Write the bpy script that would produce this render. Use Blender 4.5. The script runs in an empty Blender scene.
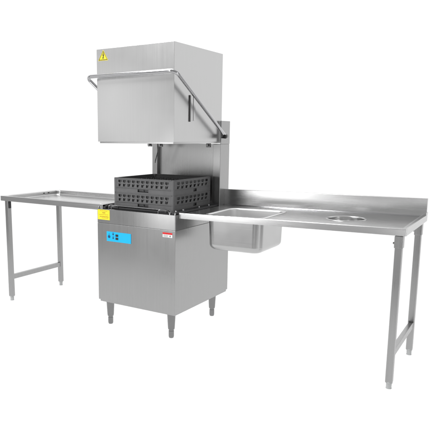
import bpy, bmesh, math, random
from mathutils import Vector, Matrix
random.seed(7)
sc = bpy.context.scene
col = sc.collection
PI = math.pi

# ------------------------------------------------------------------ materials
def nmat(name):
    m = bpy.data.materials.new(name); m.use_nodes = True
    nt = m.node_tree
    return m, nt, nt.nodes['Principled BSDF'], nt.nodes, nt.links

def mth(nt, op, a, b=None):
    n = nt.nodes.new('ShaderNodeMath'); n.operation = op
    for i, v in enumerate((a, b)):
        if v is None: continue
        if hasattr(v, 'links'): nt.links.new(v, n.inputs[i])
        else: n.inputs[i].default_value = v
    return n.outputs[0]

def noise(nt, vec, scale, detail=3, rough=.5, sc3=None):
    if sc3:
        mp = nt.nodes.new('ShaderNodeMapping'); mp.inputs['Scale'].default_value = sc3
        nt.links.new(vec, mp.inputs['Vector']); vec = mp.outputs[0]
    n = nt.nodes.new('ShaderNodeTexNoise'); n.inputs['Scale'].default_value = scale
    n.inputs['Detail'].default_value = detail; n.inputs['Roughness'].default_value = rough
    nt.links.new(vec, n.inputs['Vector'])
    return n.outputs['Fac']

def steel(name, base=.6, rough=.27, aniso=.0, brush='z', streak=.10, wavy=.12, tint=(1, 1, 1.0), smudge=.08):
    """brushed stainless sheet: fine streaks of roughness and tone, faint unevenness of the sheet"""
    m, nt, b, N, L = nmat(name)
    tc = N.new('ShaderNodeTexCoord'); v = tc.outputs['Object']
    s3 = {'z': (2.5, 2.5, 170), 'y': (2.5, 170, 170), 'x': (170, 2.5, 2.5), 'v': (170, 170, 2.0)}[brush]
    st = noise(nt, v, 1.0, 4, .65, s3)
    bl = noise(nt, v, 3.1, 3, .55)
    lo = noise(nt, v, 1.3, 1, .4)
    # tone
    t = mth(nt, 'ADD', mth(nt, 'MULTIPLY', mth(nt, 'SUBTRACT', st, .5), streak * 1.6),
            mth(nt, 'MULTIPLY', mth(nt, 'SUBTRACT', bl, .5), smudge))
    val = mth(nt, 'MULTIPLY', mth(nt, 'ADD', t, 1.0), base)
    cb = N.new('ShaderNodeCombineColor')
    for i in range(3):
        L.new(mth(nt, 'MULTIPLY', val, tint[i]), cb.inputs[i])
    L.new(cb.outputs[0], b.inputs['Base Color'])
    b.inputs['Metallic'].default_value = 1
    r = mth(nt, 'ADD', mth(nt, 'MULTIPLY', mth(nt, 'SUBTRACT', st, .5), streak * 1.2),
            mth(nt, 'ADD', mth(nt, 'MULTIPLY', mth(nt, 'SUBTRACT', bl, .5), .12), rough))
    L.new(r, b.inputs['Roughness'])
    b.inputs['Anisotropic'].default_value = aniso
    if aniso:
        g = N.new('ShaderNodeNewGeometry'); c = N.new('ShaderNodeVectorMath'); c.operation = 'CROSS_PRODUCT'
        L.new(g.outputs['Normal'], c.inputs[0]); c.inputs[1].default_value = (0, 0, 1)
        a = N.new('ShaderNodeVectorMath'); a.operation = 'ADD'
        L.new(c.outputs[0], a.inputs[0]); a.inputs[1].default_value = (-.02, 0, 0)
        nn = N.new('ShaderNodeVectorMath'); nn.operation = 'NORMALIZE'; L.new(a.outputs[0], nn.inputs[0])
        L.new(nn.outputs[0], b.inputs['Tangent'])
    bp1 = N.new('ShaderNodeBump'); bp1.inputs['Strength'].default_value = wavy; bp1.inputs['Distance'].default_value = .014
    L.new(lo, bp1.inputs['Height'])
    bp2 = N.new('ShaderNodeBump'); bp2.inputs['Strength'].default_value = {'v': .025, 'z': .006}.get(brush, .06); bp2.inputs['Distance'].default_value = .0003 if brush == 'v' else .0006
    L.new(st, bp2.inputs['Height']); L.new(bp1.outputs[0], bp2.inputs['Normal'])
    L.new(bp2.outputs[0], b.inputs['Normal'])
    return m

def plain(name, rgb, rough=.5, metal=0, spec=.5, mott=.0, msc=60):
    m, nt, b, N, L = nmat(name)
    b.inputs['Roughness'].default_value = rough
    b.inputs['Metallic'].default_value = metal
    b.inputs['Specular IOR Level'].default_value = spec
    if mott:
        tc = N.new('ShaderNodeTexCoord'); f = noise(nt, tc.outputs['Object'], msc, 4, .6)
        mx = N.new('ShaderNodeMix'); mx.data_type = 'RGBA'
        mx.inputs[6].default_value = tuple(c * (1 - mott) for c in rgb) + (1,)
        mx.inputs[7].default_value = tuple(min(1, c * (1 + mott)) for c in rgb) + (1,)
        L.new(f, mx.inputs[0]); L.new(mx.outputs[2], b.inputs['Base Color'])
        L.new(mth(nt, 'ADD', mth(nt, 'MULTIPLY', f, .2), rough - .1), b.inputs['Roughness'])
    else:
        b.inputs['Base Color'].default_value = (*rgb, 1)
    return m

M = dict(
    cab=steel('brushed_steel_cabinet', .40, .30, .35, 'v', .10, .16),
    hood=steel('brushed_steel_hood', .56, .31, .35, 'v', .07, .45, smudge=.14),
    top=steel('brushed_steel_table', .56, .22, .72, 'y', .09, .08),
    post=steel('brushed_steel_tube', .38, .30, .3, 'v', .16, .05),
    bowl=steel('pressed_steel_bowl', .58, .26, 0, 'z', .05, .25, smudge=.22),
    bowl_in=steel('lightened_bowl_inside', .80, .42, 0, 'z', .05, .2, smudge=.1),  # inside base colour lightened to stand in for light in the sink
    bowl_out=steel('pressed_bowl_underside', .50, .24, 0, 'z', .05, .45, smudge=.40),  # outer shell of the same steel, kept darker than the inside
    lug_shade=plain('lug_shadow_grey', (.16, .16, .16), .4, 1),  # flat dark tone for the shadow strip beside the hood lug
    chrome=plain('polished_steel', (.50, .50, .51), .12, 1),
    cast=plain('satin_cast_steel', (.24, .24, .24), .22, 1, mott=.1, msc=30),
    dark=plain('black_rubber', (.018, .018, .018), .55, mott=.2),
    rack=plain('grey_rack_plastic', (.118, .118, .120), .5, mott=.22, msc=25),
    track=plain('dark_track_plastic', (.03, .03, .032), .45, mott=.2),
    foot=plain('pale_grey_plastic', (.45, .46, .46), .5, mott=.1),
    tank=steel('tank_steel', .5, .35, 0, 'z'),  # one even steel tone for the wash tank
    yellow=plain('yellow_sticker', (.95, .78, .03), .45),
    ink=plain('black_ink', (.02, .018, .015), .5),
    orange=plain('orange_ink', (.42, .20, .02), .5),
    blue=plain('blue_panel_film', (.006, .50, .93), .35),
    navy=plain('dark_blue_ink', (.01, .07, .16), .4),
    red=plain('red_ink', (.72, .01, .015), .45),
    white=plain('white_sticker', (.85, .85, .85), .45),
)

# ------------------------------------------------------------------ builders
def obj(name, bm, mat, parent=None, bevel=0, seg=2, smooth=False, solid=0, off=-1, angle=35):
    me = bpy.data.meshes.new(name)
    bmesh.ops.recalc_face_normals(bm, faces=bm.faces)
    bm.to_mesh(me); bm.free()
    o = bpy.data.objects.new(name, me); col.objects.link(o)
    me.materials.append(mat)
    if parent is not None: o.parent = parent
    if solid:
        s = o.modifiers.new('thickness', 'SOLIDIFY'); s.thickness = solid; s.offset = off
    if bevel:
        b = o.modifiers.new('edges', 'BEVEL'); b.width = bevel; b.segments = seg; b.limit_method = 'ANGLE'; b.angle_limit = math.radians(30)
        b.harden_normals = True
    for p in me.polygons: p.use_smooth = bool(smooth or bevel)
    if smooth and not bevel:
        w = o.modifiers.new('shade', 'EDGE_SPLIT'); w.split_angle = math.radians(angle)
        wn = o.modifiers.new('face_weighted', 'WEIGHTED_NORMAL'); wn.mode = 'FACE_AREA'; wn.weight = 90; wn.keep_sharp = True
    return o

def box(bm, x0, x1, y0, y1, z0, z1):
    vs = [bm.verts.new((x, y, z)) for x in (x0, x1) for y in (y0, y1) for z in (z0, z1)]
    for f in ((0, 1, 3, 2), (4, 6, 7, 5), (0, 4, 5, 1), (2, 3, 7, 6), (0, 2, 6, 4), (1, 5, 7, 3)):
        bm.faces.new([vs[i] for i in f])
    return vs

def NB(*boxes):
    bm = bmesh.new()
    for b in boxes: box(bm, *b)
    return bm

def lathe(bm, cx, cy, prof, n=28, axis='z'):
    rings = []
    for r, z in prof:
        ring = []
        for k in range(n):
            a = 2 * PI * k / n
            p = (cx + r * math.cos(a), cy + r * math.sin(a), z)
            if axis == 'x': p = (z, cx + r * math.cos(a), cy + r * math.sin(a))
            ring.append(bm.verts.new(p))
        rings.append(ring)
    for a, b in zip(rings, rings[1:]):
        for k in range(n): bm.faces.new((a[k], a[(k + 1) % n], b[(k + 1) % n], b[k]))
    bm.faces.new(rings[0]); bm.faces.new(rings[-1])

def tube(bm, pts, r, n=14, cap=True):
    pts = [Vector(p) for p in pts]; rings = []
    t0 = (pts[1] - pts[0]).normalized()
    ref = Vector((0, 0, 1)) if abs(t0.z) < .9 else Vector((1, 0, 0))
    u = t0.cross(ref).normalized()
    for i, p in enumerate(pts):
        if i == 0: t = pts[1] - p
        elif i == len(pts) - 1: t = p - pts[i - 1]
        else: t = (pts[i + 1] - p).normalized() + (p - pts[i - 1]).normalized()
        t.normalize(); u = (u - t * u.dot(t)).normalized(); w = t.cross(u)
        rings.append([bm.verts.new(p + (u * math.cos(2 * PI * k / n) + w * math.sin(2 * PI * k / n)) * r) for k in range(n)])
    for a, b in zip(rings, rings[1:]):
        for k in range(n): bm.faces.new((a[k], a[(k + 1) % n], b[(k + 1) % n], b[k]))
    if cap: bm.faces.new(rings[0]); bm.faces.new(rings[-1])

def fillet(pts, rad, n=8):
    """round the inner corners of a polyline"""
    pts = [Vector(p) for p in pts]; out = [pts[0]]
    for a, b, c in zip(pts, pts[1:], pts[2:]):
        d1 = (a - b).normalized(); d2 = (c - b).normalized()
        ang = d1.angle(d2); tl = rad / math.tan(ang / 2)
        p1, p2 = b + d1 * tl, b + d2 * tl
        cen = b + (d1 + d2).normalized() * (rad / math.sin(ang / 2))
        v1, v2 = p1 - cen, p2 - cen
        for k in range(n + 1): out.append(cen + v1.slerp(v2, k / n).normalized() * rad)
    out.append(pts[-1]); return out

def rrect(x0, x1, y0, y1, r, n=6):
    out = []
    for cx, cy, a0 in ((x1 - r, y1 - r, 0), (x0 + r, y1 - r, PI / 2), (x0 + r, y0 + r, PI), (x1 - r, y0 + r, 1.5 * PI)):
        for k in range(n + 1):
            a = a0 + PI / 2 * k / n; out.append((cx + r * math.cos(a), cy + r * math.sin(a)))
    return out

def plate(outer, holes, thick):
    """2-D outline with holes -> bmesh, z from -thick/2 to +thick/2"""
    cu = bpy.data.curves.new('tmp', 'CURVE'); cu.dimensions = '2D'; cu.fill_mode = 'BOTH'; cu.extrude = thick / 2
    for lp in [outer] + holes:
        s = cu.splines.new('POLY'); s.points.add(len(lp) - 1); s.use_cyclic_u = True
        for p, q in zip(s.points, lp): p.co = (q[0], q[1], 0, 1)
    o = bpy.data.objects.new('tmp', cu); col.objects.link(o)
    bpy.context.view_layer.update()
    me = o.evaluated_get(bpy.context.evaluated_depsgraph_get()).to_mesh()
    bm = bmesh.new(); bm.from_mesh(me)
    bmesh.ops.remove_doubles(bm, verts=bm.verts, dist=1e-5)
    bpy.data.objects.remove(o); bpy.data.curves.remove(cu)
    return bm

def loft(bm, rings, close_last=True):
    R = [[bm.verts.new(p) for p in ring] for ring in rings]
    n = len(R[0])
    for a, b in zip(R, R[1:]):
        for k in range(n): bm.faces.new((a[k], a[(k + 1) % n], b[(k + 1) % n], b[k]))
    if close_last: bm.faces.new(R[-1])

def xf(bm, m): bmesh.ops.transform(bm, matrix=m, verts=bm.verts); return bm
def join(dst, src):
    me = bpy.data.meshes.new('t'); src.to_mesh(me); src.free(); dst.from_mesh(me); bpy.data.meshes.remove(me); return dst

def thing(name, label, cat, loc=(0, 0, 0), group=None):
    o = bpy.data.objects.new(name, None); col.objects.link(o); o.location = loc
    o.empty_display_size = .1
    o['label'] = label; o['category'] = cat
    if group: o['group'] = group
    return o

def dup(root, loc, label, group):
    r = root.copy(); col.objects.link(r); r.location = loc; r['label'] = label; r['group'] = group
    for ch in list(root.children):
        c = ch.copy(); col.objects.link(c); c.parent = r
        for g in ch.children:
            d = g.copy(); col.objects.link(d); d.parent = c
    return r

# ------------------------------------------------------------------ dishwasher
W, D = .654, .759
dw = thing('dishwasher', 'tall stainless hood dishwasher with raised hood, pipe handle and blue control strip', 'dishwasher')

# cabinet: lower box with an inset hem, seam, upper band open at the top
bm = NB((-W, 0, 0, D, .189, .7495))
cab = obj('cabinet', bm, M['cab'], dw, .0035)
obj('base_hem', NB((-W + .009, -.006, .009, D - .01, .174, .1885)), M['cab'], cab, .002)
obj('seam', NB((-W + .006, -.006, .006, D - .006, .7497, .7505)), M['cast'], cab)
t = .022
bm = plate(rrect(-W, 0, 0, D, .004, 3), [rrect(-W + t, -t, t, D - t, .01, 3)], .0990)
obj('upper_band', xf(bm, Matrix.Translation((0, 0, .8003))), M['cab'], dw, .0022)
bm = NB((-W + t, -t, t, D - t, .7515, .765))
obj('wash_tank', bm, M['tank'], dw)

# rack track: dark rails on the tank edge, studs, chrome wire stop
bm = bmesh.new()
box(bm, -W + .012, -W + .058, .02, .70, .8515, .8645)
box(bm, -.058, -.012, .02, .70, .8515, .8645)
box(bm, -W + .075, -.075, .020, .048, .830, .848)
for y in (.04, .09):
    box(bm, -W + .020, -W + .055, y, y + .03, .8646, .8720)
box(bm, -W + .045, -.10, .052, .064, .848, .862)
tr = obj('rack_track', bm, M['track'], dw, .003)
for sx in (-1, 1):
    for k, y in enumerate((.06, .15, .36, .50, .62)):
        b2 = bmesh.new(); x = -.034 if sx > 0 else -W + .034
        lathe(b2, x, y, [(.007, .8650), (.007, .869), (.005, .8722), (.001, .8732)], 12)
        obj('stud', b2, M['chrome'], tr, smooth=True)
bm = bmesh.new()
tube(bm, fillet([(-.575, .030, .846), (-.575, .030, .8765), (-.135, .030, .8765), (-.115, .075, .871), (-.10, .11, .846)], .014, 5), .0030, 8)
obj('wire_stop', bm, M['chrome'], dw, smooth=True)
for x0, x1 in ((-.545, -.505), (-.150, -.095)):
    bm = bmesh.new()
    tube(bm, fillet([(x0, .024, .844), (x0, .024, .870), (x1, .042, .873), (x1, .060, .846)], .008, 4), .0026, 8)
    obj('wire_clip', bm, M['chrome'], dw, smooth=True)
for x in (-W + .004, -.050, -.010):
    bm = bmesh.new(); lathe(bm, x, .012, [(.0045, .8500), (.0045, .862), (.002, .866)], 10)
    obj('locating_pin', bm, M['chrome'], dw, smooth=True)

# legs
for x, y in ((-W + .062, .058), (-.064, .058), (-.064, .632), (-W + .062, .632)):
    bm = bmesh.new()
    lathe(bm, x, y, [(.0315, .1735), (.0315, .166), (.0285, .160), (.0235, .070), (.0215, .060)], 28)
    lg = obj('leg', bm, M['cast'], dw, smooth=True)
    bm = bmesh.new()
    lathe(bm, x, y, [(.0165, .0595), (.0165, .050), (.0185, .049), (.0185, .012), (.0165, .003), (.015, .0)], 24)
    obj('foot', bm, M['cast'], lg, smooth=True)

# rear columns and back panel
bm = NB((-.060, .0, .600, .742, .850, 1.299))
obj('rear_column', bm, M['post'], dw, .003)
bm = NB((-W - .011, -W + .036, .700, .748, .850, 1.299))
lc = obj('rear_column', bm, M['post'], dw, .003)
bm = NB((-W + .036, -.060, .735, .741, .850, 1.300))
bp_ = obj('back_panel', bm, M['cab'], dw)
for x0 in (-.072,):
    obj('panel_rib', NB((x0, x0 + .009, .722, .7345, .851, 1.298)), M['post'], bp_, .002)
# upper pivot plates
obj('pivot_plate', NB((-.0070, .001, .606, .742, 1.2995, 1.464)), M['post'], dw, .0015)
obj('pivot_plate', NB((-W - .001, -W + .0165, .606, .742, 1.2995, 1.464)), M['post'], dw, .0015)
# small brackets under the hood
for x in (-.612, -.512, -.094):
    bm = NB((x - .016, x + .016, .585, .602, 1.276, 1.313), (x - .008, x + .008, .57, .585, 1.283, 1.299))
    obj('hood_guide', bm, M['cast'], dw, .002)
bm = bmesh.new()
tube(bm, fillet([(-.520, .60, 1.312), (-.548, .605, 1.235), (-.573, .61, 1.165), (-.575, .61, 1.15)], .03, 5), .0042, 8)
obj('drip_tube', bm, M['cast'], dw, smooth=True)

# hood: hollow, with folded lower lip
hx0, hx1, hy0, hy1, hz0, hz1 = -.642, -.0195, .007, .648, 1.316, 1.929
bm = bmesh.new()
box(bm, hx0, hx1, hy0, hy1, hz0, hz1)
bm.faces.ensure_lookup_table()
bmesh.ops.delete(bm, geom=[f for f in bm.faces if all(abs(v.co.z - hz0) < 1e-6 for v in f.verts)], context='FACES')
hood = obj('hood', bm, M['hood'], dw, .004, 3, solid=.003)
bm = plate(rrect(hx0 + .012, hx1 - .004, hy0 + .004, hy1 - .004, .004, 3), [rrect(hx0 + .03, hx1 - .022, hy0 + .022, hy1 - .022, .004, 3)], .012)
obj('lower_lip', xf(bm, Matrix.Translation((0, 0, 1.3112))), M['hood'], hood, .001)
# side lug: dark strip painted in for the recess shadow, and steel tab
obj('lug_shadow_strip', NB((hx1 + .0005, hx1 + .007, .190, .203, 1.447, 1.618)), M['lug_shade'], hood, .003)
obj('side_tab', NB((hx1 + .0005, hx1 + .0035, .2065, .262, 1.455, 1.612), (hx1 + .0036, hx1 + .006, .238, .262, 1.455, 1.612)), M['hood'], hood, .002)

# warning triangle with a flash
y = hy0 - .0012
def tri(bm, a, b, c, y0, y1):
    f = [bm.verts.new((p[0], y0, p[1])) for p in (a, b, c)]; g = [bm.verts.new((p[0], y1, p[1])) for p in (a, b, c)]
    bm.faces.new(f); bm.faces.new(g[::-1])
    for k in range(3): bm.faces.new((f[k], g[k], g[(k + 1) % 3], f[(k + 1) % 3]))
ax, az, bx0, bx1, bz = -.5835, 1.921, -.628, -.542, 1.853
bm = bmesh.new(); tri(bm, (ax, az), (bx0, bz), (bx1, bz), y, hy0 - .0002)
ws = obj('warning_sticker', bm, M['yellow'], hood)
ws['label'] = 'yellow triangle warning sticker with black flash'
cx, cz = ax, bz + .028
def sc_(p, s): return (cx + (p[0] - cx) * s, cz + (p[1] - cz) * s)
bm = bmesh.new()
o3 = [sc_(p, .90) for p in ((ax, az), (bx0, bz), (bx1, bz))]; i3 = [sc_(p, .76) for p in ((ax, az), (bx0, bz), (bx1, bz))]
vo = [bm.verts.new((p[0], y - .0006, p[1])) for p in o3]; vi = [bm.verts.new((p[0], y - .0006, p[1])) for p in i3]
for k in range(3): bm.faces.new((vo[k], vo[(k + 1) % 3], vi[(k + 1) % 3], vi[k]))
obj('sticker_border', bm, M['ink'], ws, solid=.0004, off=0)
bm = bmesh.new()
fl = [(.004, .030), (-.009, .006), (-.001, .007), (-.006, -.010), (-.010, -.009), (-.001, -.020), (.006, -.007), (.002, -.009), (.009, .014), (.001, .012), (.008, .030)]
bm.faces.new([bm.verts.new((ax + p[0] * .9, y - .0006, cz - .001 + p[1] * .9)) for p in fl])
obj('flash_symbol', bm, M['ink'], ws, solid=.0004, off=0)

# pipe handle
R_ = .0125
bm = bmesh.new()
tube(bm, fillet([(-.686, .609, 1.361), (-.686, -.052, 1.747), (.028, -.052, 1.747), (.028, .609, 1.361)], .045, 10), R_, 20)
hd = obj('lift_handle', bm, M['chrome'], dw, smooth=True, angle=50)
for s, x in ((1, .028), (-1, -.686)):
    bm = bmesh.new()
    xa = .001 if s > 0 else -W - .001
    pr = [(.017, xa), (.017, x - s * .010), (.014, x - s * .009), (.014, x + s * .012), (.009, x + s * .018)]
    lathe(bm, .622, 1.356, pr, 18, 'x')
    obj('pivot_boss', bm, M['cast'], hd, smooth=True)
    bm = bmesh.new()
    lathe(bm, .600, 1.352, [(.012, x - s * .006), (.0135, x + s * .004), (.0135, x + s * .015), (.008, x + s * .019)], 16, 'x')
    obj('rubber_cap', bm, M['dark'], hd, smooth=True)

# stickers and control strip on the cabinet front
def flat(name, x0, x1, z0, z1, y, mat, parent, th=.0008, label=None):
    o = obj(name, NB((x0, x1, y - th, y, z0, z1)), mat, parent)
    if label: o['label'] = label
    return o
ys = flat('notice_sticker', -.6485, -.541, .7745, .8445, -.0002, M['yellow'], dw, label='yellow notice sticker with small print')
bm = bmesh.new(); yy = -.0014
def dash(bm, x0, x1, z, h): box(bm, x0, x1, yy - .0003, yy, z - h / 2, z + h / 2)
random.seed(3)
for z, xa, xb, h in ((.8365, -.628, -.562, .0022), (.8235, -.606, -.580, .0052), (.8105, -.635, -.555, .0022), (.7965, -.630, -.552, .0040), (.787, -.612, -.556, .0022)):
    x = xa
    while x < xb:
        w = random.uniform(.003, .009); dash(bm, x, min(x + w, xb), z + random.uniform(-.0006, .0006), h); x += w + .0022
obj('small_print', bm, M['orange'], ys)

cp = flat('control_panel', -.569, -.357, .6265, .695, -.0003, M['blue'], dw, .0022, 'bright blue control strip with dark displays')
yc = -.0026
for z in (.672, .650):
    obj('display', NB((-.490, -.466, yc - .001, yc, z - .008, z + .008)), M['ink'], cp, .0008)
bm = bmesh.new(); lathe(bm, 0, 0, [(.0105, 0), (.0105, .001)], 20)
obj('power_button', xf(bm, Matrix.Translation((-.547, yc, .659)) @ Matrix.Rotation(PI / 2, 4, 'X')), M['navy'], cp)
bm = bmesh.new(); lathe(bm, 0, 0, [(.0032, 0), (.0032, .001)], 12)
obj('indicator', xf(bm, Matrix.Translation((-.547, yc, .6765)) @ Matrix.Rotation(PI / 2, 4, 'X')), M['navy'], cp)
for z in (.678, .652):
    bm = bmesh.new(); lathe(bm, 0, 0, [(.0062, 0), (.0062, .001)], 16)
    obj('program_button', xf(bm, Matrix.Translation((-.511, yc, z)) @ Matrix.Rotation(PI / 2, 4, 'X')), M['navy'], cp)
    obj('button_mark', NB((-.517, -.505, yc - .0012, yc - .0002, z + .009, z + .0115)), M['navy'], cp)

rs = flat('caution_label', -.0975, -.0225, .7015, .7335, -.0002, M['white'], dw, label='small white label with a red heading band')
obj('red_band', NB((-.0975, -.0225, -.0016, -.0011, .7215, .7335)), M['red'], rs)
bm = bmesh.new()
for z, xa, xb in ((.716, -.091, -.052), (.711, -.091, -.058), (.706, -.091, -.055)): box(bm, xa, xb, -.0015, -.0011, z - .0006, z + .0006)
box(bm, -.0425, -.0365, -.0015, -.0011, .706, .716)
obj('small_print', bm, M['ink'], rs)

# ------------------------------------------------------------------ dish racks (500 x 500 x 100)
def rack():
    t = thing('dish_rack', 'upper grey plastic dish rack stacked on the matching rack', 'dish rack', (-.308, .320, .968), 'two stacked grey dish racks')
    S, H, th = .250, .100, .003
    def wall(n, slot_w, slot_x):
        holes = []
        p = .430 / n
        for k in range(n):
            c = -.215 + p * (k + .5); a = p * .38
            # upper opening and slanted lower opening of each cell
            holes.append([(c - a, .086), (c - a, .072), (c - a * .2, .066), (c + a, .070), (c + a, .086)])
            holes.append([(c - a * .9, .060), (c - a * .9, .041), (c + a * .1, .041), (c + a * .8, .062), (c - a * .1, .058)])
        holes.append([(slot_x - slot_w, .008), (slot_x + slot_w, .008), (slot_x + slot_w, .028), (slot_x - slot_w, .028)])
        return plate([(-S + .012, 0), (S - .012, 0), (S - .012, H), (-S + .012, H)], holes, th)
    stand = Matrix.Rotation(PI / 2, 4, 'X')
    for k, (n, sw, sx) in enumerate(((11, .045, 0), (8, .022, .03), (11, .045, 0), (8, .022, 0))):
        bm = wall(n, sw, sx)
        xf(bm, Matrix.Rotation(PI / 2 * k, 4, 'Z') @ Matrix.Translation((0, -S + .004, 0)) @ stand)
        obj('side_wall', bm, M['rack'], t)
    for sx in (-1, 1):
        for sy in (-1, 1):
            bm = xf(plate(rrect(-.014, .014, -.014, .014, .010, 5), [], H - .0004), Matrix.Translation((sx * (S - .014), sy * (S - .014), H / 2)))
            obj('corner_post', bm, M['rack'], t, .001)
    bm = plate(rrect(-S, S, -S, S, .014, 6), [rrect(-S + .010, S - .010, -S + .010, S - .010, .008, 6)], .005)
    xf(bm, Matrix.Translation((0, 0, H - .0022)))
    obj('rim', bm, M['rack'], t, .0012)
    bm = plate(rrect(-S - .0012, S + .0012, -S - .0012, S + .0012, .014, 6), [rrect(-S + .008, S - .008, -S + .008, S - .008, .008, 6)], .004)
    xf(bm, Matrix.Translation((0, 0, .0345)))
    obj('belt_rib', bm, M['rack'], t, .001)
    bm = bmesh.new()
    for i in range(1, 8):
        c = -S + i * 2 * S / 8
        box(bm, c - .0015, c + .0015, -S + .006, S - .006, .012, .066)
        box(bm, -S + .006, S - .006, c - .0014, c + .0014, .0125, .0655)
        for j in range(1, 8):
            e = -S + j * 2 * S / 8
            box(bm, c - .004, c + .004, e - .004, e + .004, .006, .082)
    for e in (-S + .016, S - .016):
        box(bm, e - .001, e + .001, -S + .03, S - .03, .012, .0905)
        box(bm, -S + .03, S - .03, e - .001, e + .001, .0125, .0900)
    obj('divider_grid', bm, M['rack'], t)
    bm = bmesh.new()
    for i in range(13):
        c = -S + .01 + i * (2 * S - .02) / 12
        box(bm, c - .003, c + .003, -S + .006, S - .006, .002, .0088)
        box(bm, -S + .006, S - .006, c - .003, c + .003, .0024, .0084)
    obj('base_mesh', bm, M['rack'], t)
    return t
r1 = rack()
dup(r1, (-.308, .320, .8675), 'lower grey plastic dish rack sitting on the dishwasher track', 'two stacked grey dish racks')

# ------------------------------------------------------------------ tables
def leg_foot(parent, x, y, w, ztop, collar=None, z0=.036, dark_clip=False):
    h = w / 2
    lg = obj('leg', NB((x - h, x + h, y - h, y + h, z0, ztop)), M['post'], parent, .0035, 3)
    bm = bmesh.new()
    lathe(bm, x, y, [(.0185, z0 + .004), (.0185, z0 - .004), (.0150, z0 - .006), (.0140, .006), (.0155, .004), (.0155, 0)], 20)
    # hexagonal-ish flutes by a second slimmer ring
    obj('foot', bm, M['foot'], lg, smooth=True)
    if collar:
        c = h + .0035
        cl = obj('collar', NB((x - c, x + c, y - c, y + c, collar, ztop - .0015)), M['post'], lg, .003)
        bm = bmesh.new(); lathe(bm, 0, 0, [(.006, 0), (.006, .006), (.003, .009)], 12)
        obj('set_screw', xf(bm, Matrix.Translation((x - c, y - .004, collar + .024)) @ Matrix.Rotation(-PI / 2, 4, 'Y')), M['cast'], lg, smooth=True)
    if dark_clip:
        obj('clip', NB((x + h, x + h + .004, y - .012, y + .014, .775, .832)), M['track'], lg, .002)
    return lg

# --- inlet table (left of machine)
lt = thing('tray_table', 'stainless table with a shallow sunken tray on two legs, beside the yellow sticker', 'table', (-1.66, .34, 0))
def LT(bm): return xf(bm, Matrix.Translation((1.66, -.34, 0)))
x0, x1, y0, y1, Z = -1.686, -.618, .0175, .668, .8765
rim_o = rrect(x0, x1, y0, y1, .003, 3)
tx0, tx1, ty0, ty1 = x0 + .030, x1 - .012, y0 + .028, y1 - .026
bm = plate(rim_o, [rrect(tx0, tx1, ty0, ty1, .045, 8)], .0015)
LT(xf(bm, Matrix.Translation((0, 0, Z - .00075))))
obj('rim', bm, M['top'], lt)
bm = NB((x0, x1, y0, y0 + .0015, .8385, Z - .0002), (x0, x0 + .0015, y0, y1, .8385, Z - .0004), (x0, x1, y1 - .0015, y1, .8385, Z - .0002),
        (x0 + .002, x1, y0, y0 + .014, .8385, .8400), (x0 + .002, x0 + .016, y0 + .015, y1, .8385, .8400))
obj('apron', LT(bm), M['top'], lt, .0007, 2)
bm = bmesh.new(); rings = []
for k in range(5):
    a = PI / 2 * k / 4; g = .006 * (1 - math.cos(a)) ; e = .004 * math.sin(a)
    rings.append([(x, y, Z - .0003 - .006 * (1 - math.cos(a))) for x, y in rrect(tx0 + e, tx1 - e, ty0 + e, ty1 - e, .045 - e, 8)])
for k in range(6):
    a = PI / 2 * k / 5; e = .006 + .014 * (1 - math.cos(a)); z = .848 - .010 * math.sin(a)
    rings.append([(x, y, z) for x, y in rrect(tx0 + e, tx1 - e, ty0 + e, ty1 - e, .043 - .6 * e, 8)])
loft(bm, rings)
tray = obj('tray', LT(bm), M['bowl'], lt, smooth=True, solid=.0012, off=1, angle=60)
for k in range(2):  # two upright dark marks on the tray's left wall
    yk = .455 + k * .055
    obj('tray_wall_mark', LT(NB((tx0 + .0046, tx0 + .0062, yk, yk + .020, .849, .868))), M['dark'], lt)
for yy_, dc in ((.040 + .019, True), (.640, False)):
    lg = leg_foot(lt, -1.648, yy_, .036, .8380, dark_clip=dc)
    for o in [lg] + list(lg.children): o.data.transform(Matrix.Translation((1.66, -.34, 0)))
obj('cross_brace', LT(NB((-1.662, -1.634, .0775, .6215, .180, .2175))), M['post'], lt, .002)

# --- sink table (right of machine)
K = .0145
rt = thing('sink_table', 'long stainless sink table with splashback, square bowl and round chute hole', 'sink table', (1.34, .36, 0))
def tilt(bm):
    for v in bm.verts: v.co.z += K * v.co.x
    return xf(bm, Matrix.Translation((-1.34, -.36, 0)))
X0, X1, Y0, Y1, Z = .0035, 1.377, .038, .680, .8640
# recessed deck with openings, raised rims all round
deck_z = Z - .010
SX0, SX1, SY0, SY1 = .160, .552, .098, .510
CX, CY, CR = .985, .352, .110
circ = lambda r, n=48: [(CX + r * math.cos(2 * PI * k / n), CY + r * math.sin(2 * PI * k / n)) for k in range(n)]
bm = plate([(X0, Y0 + .030), (X1 - .034, Y0 + .030), (X1 - .034, Y1 - .0005), (X0, Y1 - .0005)], [rrect(SX0, SX1, SY0, SY1, .055, 8), circ(CR)], .0015)
deck = obj('deck', tilt(xf(bm, Matrix.Translation((0, 0, deck_z - .00075)))), M['top'], rt)
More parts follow.
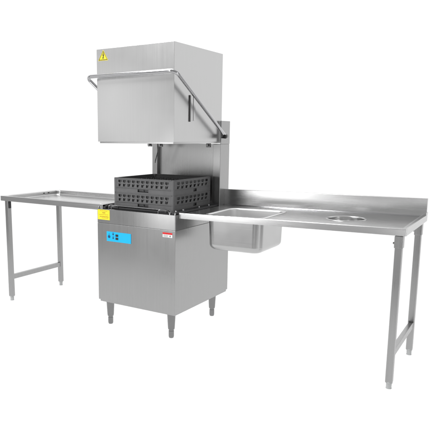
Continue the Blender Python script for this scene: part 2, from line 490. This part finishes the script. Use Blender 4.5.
# front rim + apron as one bent sheet profile (extruded along x), end rim likewise
def sheet_x(prof, xa, xb):
    bm = bmesh.new(); A = [bm.verts.new((xa, p[0], p[1])) for p in prof]; B = [bm.verts.new((xb, p[0], p[1])) for p in prof]
    for k in range(len(prof) - 1): bm.faces.new((A[k], A[k + 1], B[k + 1], B[k]))
    return bm
prof = [(Y0 + .0315, deck_z + .0006), (Y0 + .024, Z - .001), (Y0 + .019, Z), (Y0 + .004, Z), (Y0 + .001, Z - .0012), (Y0, Z - .004), (Y0, Z - .0365), (Y0 + .016, Z - .0375)]
bm = sheet_x(prof, X0, X1 - .006)
obj('front_rim', tilt(bm), M['top'], rt, smooth=True, solid=.0014, off=0, angle=50)
profy = [(X1 - .0355, deck_z + .0006), (X1 - .027, Z - .001), (X1 - .021, Z), (X1 - .004, Z), (X1 - .001, Z - .0012), (X1, Z - .004), (X1, Z - .0365), (X1 - .016, Z - .0375)]
bm = bmesh.new()
A = [bm.verts.new((p[0], Y0 + .006 if k > 2 else Y0 + .020, p[1] + .0004)) for k, p in enumerate(profy)]
B = [bm.verts.new((p[0], Y1 + .012, p[1] + .0004)) for p in profy]
for k in range(len(profy) - 1): bm.faces.new((A[k], A[k + 1], B[k + 1], B[k]))
obj('end_rim', tilt(bm), M['top'], rt, smooth=True, solid=.0014, off=0, angle=50)
# rounded front corner cap
bm = plate([(X1 - .0075, Y0 + .0255), (X1 - .0075, Y0 - .0004)] + [(X1 - .006 + .0066 * math.sin(a), Y0 + .006 - .0066 * math.cos(a)) for a in [PI / 2 * k / 6 for k in range(7)]] + [(X1 + .0006, Y0 + .0255)], [], .0385)
obj('corner_cap', tilt(xf(bm, Matrix.Translation((0, 0, Z - .0178)))), M['top'], rt, .0012)
# splashback: thin sheet folded back at the top, closed end
bs = bmesh.new()
prof = [(Y1, deck_z - .0004), (Y1, Z + .1040), (Y1 + .0015, Z + .1062), (Y1 + .004, Z + .107), (Y1 + .020, Z + .107), (Y1 + .020, Z - .030)]
A = [bs.verts.new((X0 - .004, p[0], p[1])) for p in prof]; B = [bs.verts.new((X1 - .004, p[0], p[1])) for p in prof]
for k in range(len(prof) - 1): bs.faces.new((A[k], A[k + 1], B[k + 1], B[k]))
bs.faces.new(B); bs.faces.new(A[::-1])
for v in bs.verts: v.co.z -= .0045 * v.co.x * (1 if v.co.z > .9 else 0)
obj('splashback', tilt(bs), M['top'], rt, smooth=True, angle=40)
obj('corner_gusset', tilt(NB((X1 - .0038, X1 + .0015, Y1 - .045, Y1 + .018, Z + .001, Z + .0185))), M['top'], rt, .001)
# weld bead line between deck and splashback
bm = bmesh.new(); tube(bm, [(X0, Y1 - .0035, deck_z + .0012), (X1 - .034, Y1 - .0035, deck_z + .0012)], .0035, 8)
obj('weld_bead', tilt(bm), M['chrome'], rt, smooth=True)

# sink bowl: flange, drawn walls, rounded bottom
bm = bmesh.new(); rings = []
def rr(e, z, r): return [(x, y, z) for x, y in rrect(SX0 + e, SX1 - e, SY0 + e, SY1 - e, r, 8)]
rings += [rr(-.012, deck_z + .0006, .064), rr(-.010, deck_z + .0022, .062), rr(-.002, deck_z + .0022, .056)]
for k in range(1, 6):
    a = PI / 2 * k / 5; rings.append(rr(-.002 + .008 * math.sin(a), deck_z + .0022 - .010 * (1 - math.cos(a)), .055))
zb = .6270
rings.append(rr(.009, .76, .055)); rings.append(rr(.011, zb + .040, .055))
for k in range(1, 8):
    a = PI / 2 * k / 7; rings.append(rr(.011 + .038 * (1 - math.cos(a)), zb + .040 - .040 * math.sin(a), .055 - .02 * k / 7))
rings.append(rr(.12, zb - .001, .03))
loft(bm, rings)
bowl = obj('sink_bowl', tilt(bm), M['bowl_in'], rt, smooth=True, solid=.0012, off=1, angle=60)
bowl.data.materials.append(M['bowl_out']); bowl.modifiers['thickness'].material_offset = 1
bm = bmesh.new(); lathe(bm, .357, .295, [(.045, zb + .0005), (.045, zb + .002), (.030, zb + .0025), (.028, zb + .001)], 28)
bm.faces.ensure_lookup_table()
o = obj('drain', tilt(bm), M['cast'], bowl, smooth=True)
o.data.transform(Matrix.Translation((0, 0, 0)))
# chute ring
bm = bmesh.new()
rings = [[(x, y, z) for x, y in circ(r)] for r, z in ((CR + .007, deck_z + .0006), (CR + .0055, deck_z + .0026), (CR, deck_z + .0030), (CR - .004, deck_z + .0015), (CR - .006, deck_z - .004), (CR - .006, deck_z - .046))]
loft(bm, rings, False)
obj('chute_ring', tilt(bm), M['bowl'], rt, smooth=True, solid=.0016, off=0, angle=50)
# legs and brace
for y_, cz_ in ((.0625, .7790), (.640, .7650)):
    lg = leg_foot(rt, 1.3425, y_, .036, .8455, collar=cz_)
    for o in [lg] + list(lg.children): o.data.transform(Matrix.Translation((-1.34, -.36, 0)))
bm = NB((1.331, 1.357, .0812, .6213, .180, .2180))
br = obj('cross_brace', xf(bm, Matrix.Translation((-1.34, -.36, 0))), M['post'], rt, .002)
obj('brace_cap', xf(NB((1.329, 1.359, .612, .6216, .2182, .2215)), Matrix.Translation((-1.34, -.36, 0))), M['cast'], br)

# ------------------------------------------------------------------ white floor sheet, added and lit from below to stay shadowless
m = bpy.data.materials.new('added_backlit_sheet'); m.use_nodes = True; nt = m.node_tree; nt.nodes.clear()
tb = nt.nodes.new('ShaderNodeBsdfTranslucent'); tb.inputs['Color'].default_value = (.92, .92, .92, 1)
out = nt.nodes.new('ShaderNodeOutputMaterial'); nt.links.new(tb.outputs[0], out.inputs['Surface'])
FY = -1.75
bm = bmesh.new(); bm.faces.new([bm.verts.new(p) for p in ((-40, FY, -.0005), (3.2, FY, -.0005), (3.2, 60, -.0005), (-40, 60, -.0005))])
fl = obj('floor', bm, m)
fl['kind'] = 'structure'

# ------------------------------------------------------------------ light
w = bpy.data.worlds.new('World'); sc.world = w; w.use_nodes = True; nt = w.node_tree
bg = nt.nodes['Background']
tc = nt.nodes.new('ShaderNodeTexCoord'); sp = nt.nodes.new('ShaderNodeSeparateXYZ'); nt.links.new(tc.outputs['Generated'], sp.inputs[0])
# white studio backdrop ahead, darker room behind the camera
mr = nt.nodes.new('ShaderNodeMapRange'); mr.interpolation_type = 'SMOOTHSTEP'
nt.links.new(mth(nt, 'ADD', mth(nt, 'SUBTRACT', mth(nt, 'MULTIPLY', sp.outputs['Y'], .9), mth(nt, 'MULTIPLY', sp.outputs['X'], .45)), mth(nt, 'MULTIPLY', sp.outputs['Z'], .40)), mr.inputs['Value'])
mr.inputs['From Min'].default_value = .0; mr.inputs['From Max'].default_value = .48
mr.inputs['To Min'].default_value = .42; mr.inputs['To Max'].default_value = 1.10
nt.links.new(mr.outputs[0], bg.inputs['Strength'])
bg.inputs['Color'].default_value = (1, 1, 1, 1)

def area(name, loc, tgt, sx, sy, power, spread=180):
    l = bpy.data.lights.new(name, 'AREA'); l.shape = 'RECTANGLE'; l.size = sx; l.size_y = sy; l.energy = power; l.spread = math.radians(spread)
    o = bpy.data.objects.new(name, l); col.objects.link(o); o.location = loc
    o.rotation_euler = (Vector(tgt) - Vector(loc)).to_track_quat('-Z', 'Y').to_euler(); return o
area('key_softbox', (-1.3, -2.4, 3.6), (.1, .3, 1.0), 1.5, 1.2, 100)
area('side_fill', (-3.2, -3.3, 1.80), (-3.2, 0, 1.8), 1.15, 1.25, 6.8)  # unseen lamp, added to brighten the hood front
area('low_fill', (-1.84, -3.32, .68), (-1.84, 0, .68), .56, .80, 4.0)  # added out of view to whiten the column and table apron
area('strip_softbox', (-1.19, -3.32, .78), (-1.19, 0, .78), .62, 1.0, 11)
area('corner_fill', (1.15, -4.4, .28), (.5, 0, .6), .35, .5, 3)  # added low behind the camera for a glint on the rounded bowl corner
area('right_fill', (4.3, -1.0, .9), (0, .3, .9), .9, 1.5, 17)  # unseen, added for edge highlights on bowl and cabinet corners
area('top_fill', (-.85, .1, 4.0), (-.3, .3, .9), 1.4, 2.0, 70)  # added overhead, out of view, to brighten the sink inside
sun = bpy.data.lights.new('floor_backlight', 'SUN'); sun.energy = 1.75; sun.angle = math.radians(20)  # added sun under the floor, whitens the sheet from beneath
so = bpy.data.objects.new('floor_backlight', sun); col.objects.link(so); so.rotation_euler = (PI, 0, 0); so.location = (0, 0, -3)

# ------------------------------------------------------------------ camera
F, PX, PY = 557.6412, 162.6868, 231.0253
yaw, pitch, roll = .5863, -.1664, .0023
cam = bpy.data.cameras.new('camera'); co = bpy.data.objects.new('camera', cam); col.objects.link(co); sc.camera = co
cam.sensor_fit = 'HORIZONTAL'; cam.sensor_width = 36; cam.lens = F / 430 * 36
cam.shift_x = (215 - PX) / 430; cam.shift_y = (PY - 215) / 430
cam.clip_start = .05; cam.clip_end = 500
fw = Vector((-math.sin(yaw) * math.cos(pitch), math.cos(yaw) * math.cos(pitch), math.sin(pitch)))
rg = Vector((math.cos(yaw), math.sin(yaw), 0)); up = rg.cross(fw)
r2 = rg * math.cos(roll) + up * math.sin(roll); u2 = up * math.cos(roll) - rg * math.sin(roll)
mw = Matrix((r2, u2, -fw)).transposed().to_4x4(); mw.translation = Vector((1.8962, -3.0024, 1.3460))
co.matrix_world = mw

sc.view_settings.view_transform = 'Standard'; sc.view_settings.look = 'None'
sc.view_settings.exposure = 0; sc.view_settings.gamma = 1
sc.render.engine = 'CYCLES'; sc.cycles.use_denoising = True
sc.cycles.max_bounces = 10
